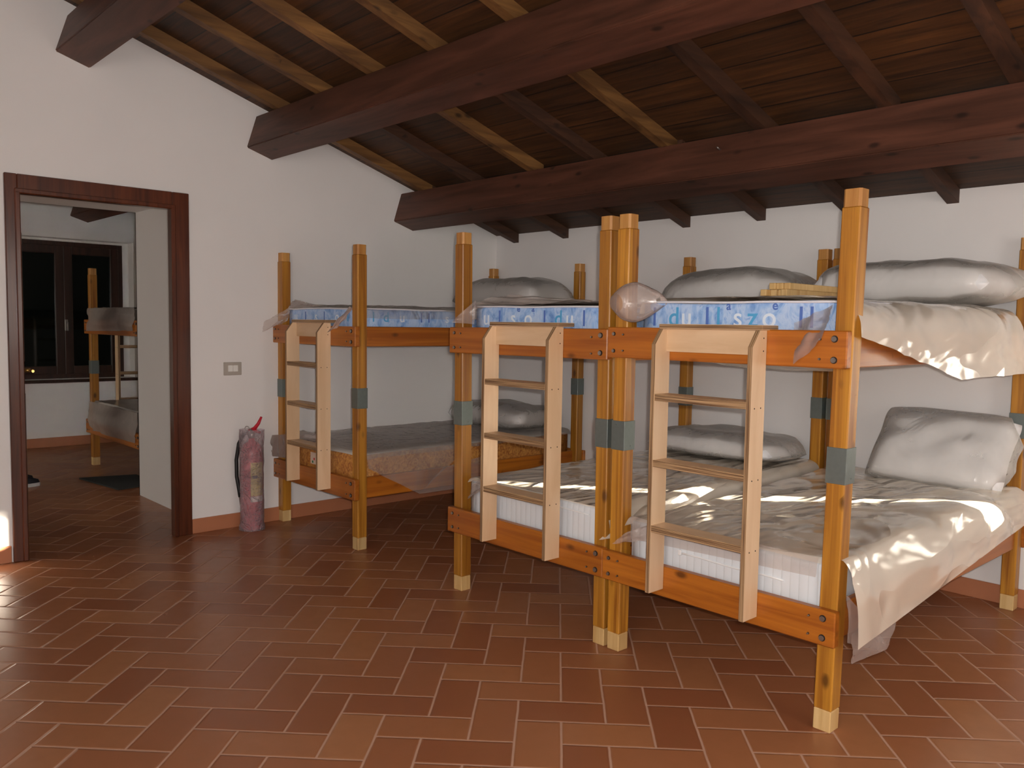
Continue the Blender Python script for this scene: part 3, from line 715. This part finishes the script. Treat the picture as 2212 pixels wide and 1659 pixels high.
# battens lying on the top mattress of the nearest bunk
k = 0
for lay, (xs, z) in enumerate((([3.462, 3.489, 3.516, 3.543], 1.512), ([3.489, 3.516, 3.543], 1.5385))):
    for i, x in enumerate(xs):
        y0 = -1.60+.012*((i*7+lay*3) % 3) - (.02 if lay == 0 and i == 0 else 0)
        bm = B(); box(bm, x, x+.0262, y0, y0+.60, z, z+.026, .002)
        o = obj('wooden_batten', bm, 'tip')
        pos = [['first', 'second', 'third', 'fourth'], ['first', 'second', 'third']][lay][i]
        tag(o, 'square pale batten on the nearest upper mattress, %s from the left of the %s layer' % (pos, ['bottom', 'top'][lay]), 'batten', 'battens stacked on the nearest upper mattress')

# ------------------------------------------------------------------ fire extinguisher
EX, EY = .128, -2.238
MAT['red'] = plain('red_enamel', lin(186, 24, 46), .28, 0, .05); MAT['rubber'] = plain('black_rubber', lin(16, 16, 18), .45)
MAT['lab'] = plain('yellow_label', lin(206, 186, 92), .5, 0, .2, 40); MAT['labw'] = plain('white_label', lin(220, 210, 204), .5)
ex = thing('fire_extinguisher', 'red fire extinguisher wrapped in clear plastic, standing on the floor by the wall', 'fire extinguisher', (EX, EY, 0))
b = B(); lathe(b, [(.05, .0), (.07, .01), (.073, .03), (.073, .50), (.066, .545), (.045, .575), (.022, .59), (.02, .615)], (EX, EY, 0), 32); obj('cylinder', b, 'red', ex)
def wrapl(z0, z1, a0, a1, r, m, nm):
    b = B(); n = 14; A = [b.verts.new((EX+r*math.cos(a0+(a1-a0)*i/n), EY+r*math.sin(a0+(a1-a0)*i/n), z0)) for i in range(n+1)]
    C_ = [b.verts.new((EX+r*math.cos(a0+(a1-a0)*i/n), EY+r*math.sin(a0+(a1-a0)*i/n), z1)) for i in range(n+1)]
    for i in range(n): b.faces.new((A[i], A[i+1], C_[i+1], C_[i]))
    return obj(nm, b, m, ex, smooth=True)
d2 = math.atan2(CAM.y-EY, CAM.x-EX)
wrapl(.235, .455, d2-.1, d2+1.15, .0738, 'lab', 'label'); wrapl(.195, .232, d2-.12, d2+1.1, .0738, 'labw', 'label')
b = B()
for zz in (.36,):
    for aa in (d2+.18, d2+.38):
        cyl(b, (EX+.0737*math.cos(aa), EY+.0737*math.sin(aa), zz), (math.cos(aa), math.sin(aa), 0), .011, .0012, 12)
obj('label_pictogram', b, 'dark', ex)
b = B(); lathe(b, [(.021, .61), (.024, .62), (.024, .645), (.016, .655), (.014, .67)], (EX, EY, 0), 16); cyl(b, (EX, EY, .64), (-.68, -.73, 0), .012, .05); obj('valve', b, 'bolt', ex)
ux, uy = rt.x, rt.y     # handle opens along the wall, seen from its side
def sp_(s, z, w=0): return (EX+ux*s, EY+uy*s, z)
b = B(); tube(b, [sp_(-.015, .655), sp_(.02, .672), sp_(.045, .705), sp_(.065, .75)], [.012, .014, .011, .007], 10); obj('lever', b, 'red', ex)
b = B(); tube(b, [sp_(-.01, .648), sp_(.03, .655), sp_(.06, .645)], [.011, .011, .008], 10); obj('handle', b, 'red', ex)
b = B(); tube(b, [sp_(-.03+.014*math.cos(t), .672+.014*math.sin(t)) for t in [2*PI*i/14 for i in range(15)]], .002, 6, False); obj('safety_pin', b, 'bolt', ex)
b = B(); tube(b, [sp_(-.02, .645), sp_(-.05, .635), sp_(-.085, .57), sp_(-.102, .46), sp_(-.10, .35), sp_(-.085, .26), sp_(-.078, .215)], .0125, 12); obj('hose', b, 'rubber', ex)
b = B(); tube(b, [sp_(-.078, .214), sp_(-.072, .16)], [.0095, .008], 10); tube(b, [sp_(-.072, .16), sp_(-.064, .12)], [.005, .006], 10); obj('nozzle', b, 'bolt', ex)
b = B(); rows = []
for j in range(30):
    z = .002+.664*j/29; row = []
    for i in range(41):
        a = 2*PI*i/40; fl = .5+.5*math.tanh((z-.615)*30); r0 = .0765+.006*(j < 2)
        rr = r0*(1-fl) + fl*(.03+.052*abs(math.cos(a-yaw)))
        rr += .004*nz((math.cos(a)*2, math.sin(a)*2, z*9), 1.6, 3)+.0015*nz((a*3, z*30, 0), 1, 2)
        row.append(b.verts.new((EX+rr*math.cos(a), EY+rr*math.sin(a), z)))
    rows.append(row)
for a, c in zip(rows, rows[1:]):
    for i in range(40): b.faces.new((a[i], a[i+1], c[i+1], c[i]))
MAT['film_ext'] = film('wrinkled_bag', lin(238, 220, 228), .26, .14, 1.0, 30, dist=.02)
obj('plastic_bag', b, 'film_ext', ex, smooth=True)

# ------------------------------------------------------------------ wall switch
MAT['plate'] = plain('grey_plastic', lin(176, 168, 158), .4); MAT['plate_w'] = plain('white_plastic', lin(232, 230, 226), .35)
sw = thing('light_switch', 'grey framed light switch plate on the wall above the fire extinguisher', 'light switch', (0, -2.31, 1.06))
b = B(); box(b, 0, .008, -2.371, -2.248, 1.018, 1.104, .003); obj('cover_plate', b, 'plate', sw)
for y in (-2.342, -2.307): 
    b = B(); box(b, .0075, .012, y, y+.033, 1.042, 1.084, .002); obj('rocker', b, 'plate_w', sw)

# ------------------------------------------------------------------ the room beyond
bedN = bed(-3.135, -1.72, 'bunk bed seen in the room beyond the doorway', 'bunk bed of the next room', yf=-2.30, yr=-.45)
gN = 'mattresses of the next room'
def nm_(z0, z1, lab, s):
    m_ = mattress(-3.06, -1.79, -2.28, -.46, z0, z1, 'brown_pad', lab, gN, s)
    drape('plastic_cover', m_, [(-3.07, z0+.06), (-3.06, z1+.012), (-2.4, z1+.012), (-1.82, z1+.012), (-1.785, z0+.05)], [(-3.07, z0+.06), (-3.06, z1+.012), (-2.4, z1+.012), (-1.82, z1+.012), (-1.785, z0+.05)], -2.285, -.47, 'film_grey', seed=s, amp=.01)
    sheet('plastic_flap', m_, (-3.05, -2.345, z0-.04), (-3.02, -2.33, z1+.01), (-1.79, -2.33, z1+.01), (-1.79, -2.345, z0-.02), 'film_grey', seed=s+3, amp=.02, bulge=(0, -.03, 0))
    return m_
nm_(1.3, 1.46, 'grey mattress on the top bunk beyond the doorway', 21)
nm_(.38, .6, 'grey plastic covered mattress on the lower bunk beyond the doorway', 22)
ln = ladder(-.21, .21, 'thin ladder behind the bunk in the room beyond the doorway', 'ladder of the next room', R=True)
ln.rotation_euler = (0, 0, -PI/2); ln.location = (-3.138+2.032, -1.83, 0)
MAT['mat'] = plain('dark_doormat_pile', lin(52, 54, 52), .95, 0, .3, 90, .4)
b = B(); prism(b, [(-2.42, -2.60, .001), (-2.30, -2.17, .001), (-1.80, -2.15, .001), (-1.72, -2.50, .001)][::-1], [(-2.42, -2.60, .012), (-2.30, -2.17, .012), (-1.80, -2.15, .012), (-1.72, -2.50, .012)][::-1])
tag(obj('doormat', b, 'mat'), 'dark grey doormat on the floor beyond the doorway', 'doormat')

# person standing in the next room, nearly hidden by the door frame
MAT['skin'] = plain('skin', lin(196, 146, 120), .5, 0, .05); MAT['trousers'] = plain('dark_red_trousers', lin(74, 26, 24), .85, 0, .1, 60)
MAT['jacket'] = plain('dark_jacket', lin(40, 36, 40), .85, 0, .1, 60); MAT['hair'] = plain('dark_hair', lin(34, 24, 18), .7, 0, .3, 80, .3)
MAT['shoe'] = plain('dark_trainer', lin(28, 30, 36), .6); MAT['sole'] = plain('pale_sole', lin(206, 204, 200), .6)
px, py = -2.42, -3.16
per = thing('person', 'person in dark clothes and pale soled trainers beyond the doorway, mostly hidden', 'person', (px, py, 0))
def skin(name, nodes, edges, mat, parent, sub=2):
    me = bpy.data.meshes.new(name)
    o0 = root_loc(parent)
    me.from_pydata([Vector(n[0])-o0 for n in nodes], edges, []); o = bpy.data.objects.new(name, me); COL.objects.link(o); o.parent = parent
    sk = o.modifiers.new('skin', 'SKIN'); sk.use_smooth_shade = True
    for i, n in enumerate(nodes):
        r = n[1]; o.data.skin_vertices[0].data[i].radius = (r, r) if not isinstance(r, tuple) else r
        o.data.skin_vertices[0].data[i].use_root = (i == 0)
    ss = o.modifiers.new('sub', 'SUBSURF'); ss.levels = ss.render_levels = sub
    dg = bpy.context.evaluated_depsgraph_get(); bpy.context.view_layer.update()
    me2 = bpy.data.meshes.new_from_object(o.evaluated_get(bpy.context.evaluated_depsgraph_get()))
    o.modifiers.clear(); o.data = me2; bpy.data.meshes.remove(me); me2.materials.clear(); me2.materials.append(MAT[mat])
    for f in me2.polygons: f.use_smooth = True
    return o
P_ = lambda s, f, z: (px+s, py+f, z)          # s sideways (world x), f forward (world +y)
body = [(P_(0, 0, .95), (.15, .11)), (P_(0, .0, 1.1), (.14, .10)), (P_(0, 0, 1.28), (.15, .11)), (P_(0, 0, 1.42), (.13, .09)), (P_(0, .01, 1.5), .055), (P_(0, .02, 1.57), .052), (P_(0, .03, 1.66), (.075, .09)), (P_(0, .025, 1.74), (.06, .075))]
ed = [(i, i+1) for i in range(7)]
for sd in (-1, 1):
    i = len(body)
    body += [(P_(.17*sd, 0, 1.42), .055), (P_(.22*sd, -.02, 1.14), .043), (P_(.22*sd, -.01, .92), .03), (P_(.215*sd, .0, .85), (.035, .02))]
    ed += [(3, i), (i, i+1), (i+1, i+2), (i+2, i+3)]
    j = len(body)
    for q, (dx, L) in enumerate(((-.024, .06), (-.008, .072), (.008, .068), (.024, .055))):
        body += [(P_(.215*sd, .0+dx, .82), .009), (P_(.215*sd-.008*sd, .005+dx, .82-L*.6), .008), (P_(.205*sd-.02*sd, .01+dx, .82-L), .007)]
        a = j+3*q; ed += [(i+3, a), (a, a+1), (a+1, a+2)]
    a = len(body); body += [(P_(.2*sd, .035, .84), .01), (P_(.19*sd, .045, .80), .009)]; ed += [(i+3, a), (a, a+1)]
    i = len(body)
    body += [(P_(.09*sd, 0, .88), .09), (P_(.10*sd, .02, .5), .058), (P_(.10*sd, -.01, .1), .038), (P_(.10*sd, .06, .05), .035)]
    ed += [(0, i), (i, i+1), (i+1, i+2), (i+2, i+3)]
bo = skin('body', body, ed, 'skin', per)
tr = [(P_(0, 0, .98), (.165, .125)), (P_(0, 0, .9), (.16, .12))]; te = [(0, 1)]
for sd in (-1, 1):
    i = len(tr); tr += [(P_(.09*sd, 0, .82), .10), (P_(.10*sd, .02, .5), .075), (P_(.10*sd, -.005, .12), .062)]; te += [(1, i), (i, i+1), (i+1, i+2)]
skin('trousers', tr, te, 'trousers', per)
ja = [(P_(0, 0, .98), (.175, .13)), (P_(0, 0, 1.2), (.165, .125)), (P_(0, 0, 1.38), (.165, .12)), (P_(0, .0, 1.47), (.09, .075))]; je = [(0, 1), (1, 2), (2, 3)]
for sd in (-1, 1):
    i = len(ja); ja += [(P_(.18*sd, 0, 1.42), .068), (P_(.22*sd, -.02, 1.14), .058), (P_(.22*sd, -.01, .94), .046)]; je += [(2, i), (i, i+1), (i+1, i+2)]
skin('jacket', ja, je, 'jacket', per)
b = B(); bmesh.ops.create_uvsphere(b, u_segments=20, v_segments=14, radius=1)
for v in b.verts: v.co = Vector((v.co.x*.085, v.co.y*.105-.012, v.co.z*.09+.035)) + Vector(P_(0, .02, 1.70))
bmesh.ops.delete(b, geom=[v for v in b.verts if v.co.y > py+.085 and v.co.z < 1.73], context='VERTS'); obj('hair', b, 'hair', per, smooth=True)
b = B(); tube(b, [P_(0, .115, 1.70), P_(0, .14, 1.665), P_(0, .12, 1.655)], [.008, .013, .008], 8); obj('nose', b, 'skin', per)
b = B(); MAT['eye'] = plain('eye', lin(30, 24, 20), .2)
for s in (-.03, .03): cyl(b, P_(s, .108, 1.695), (0, 1, 0), .009, .008)
obj('eyes', b, 'eye', per)
b = B(); tube(b, [P_(-.02, .112, 1.625), P_(0, .12, 1.623), P_(.02, .112, 1.625)], .005, 6); MAT['lips'] = plain('lips', lin(160, 90, 84), .5); obj('mouth', b, 'lips', per)
b = B()
for s in (-1, 1): tube(b, [P_(.083*s, .02, 1.70), P_(.09*s, .015, 1.68), P_(.083*s, .02, 1.655)], .01, 8)
obj('ears', b, 'skin', per)
for sd in (-1, 1):
    b = B(); n = 16; prof = []
    out = [(math.cos(t)*.045*(1-.12*math.sin(t)), math.sin(t)*.14) for t in [2*PI*i/n for i in range(n)]]
    prism(b, [P_(.10*sd+x, .10+y, 0.0) for x, y in out], [P_(.10*sd+x, .10+y, .028) for x, y in out]); so = obj('sole', b, 'sole', per)
    b = B(); R_ = []
    for z, k, sh in ((.028, .97, 0), (.055, .93, -.004), (.08, .62, -.03), (.11, .42, -.055)):
        R_.append([b.verts.new(P_(.10*sd+x*(k if k > .9 else k+.3), .10+sh+y*k, z)) for x, y in out])
    for a, c in zip(R_, R_[1:]):
        for i in range(n): b.faces.new((a[i], a[(i+1) % n], c[(i+1) % n], c[i]))
    b.faces.new(R_[-1]); obj('shoe', b, 'shoe', per, smooth=True)
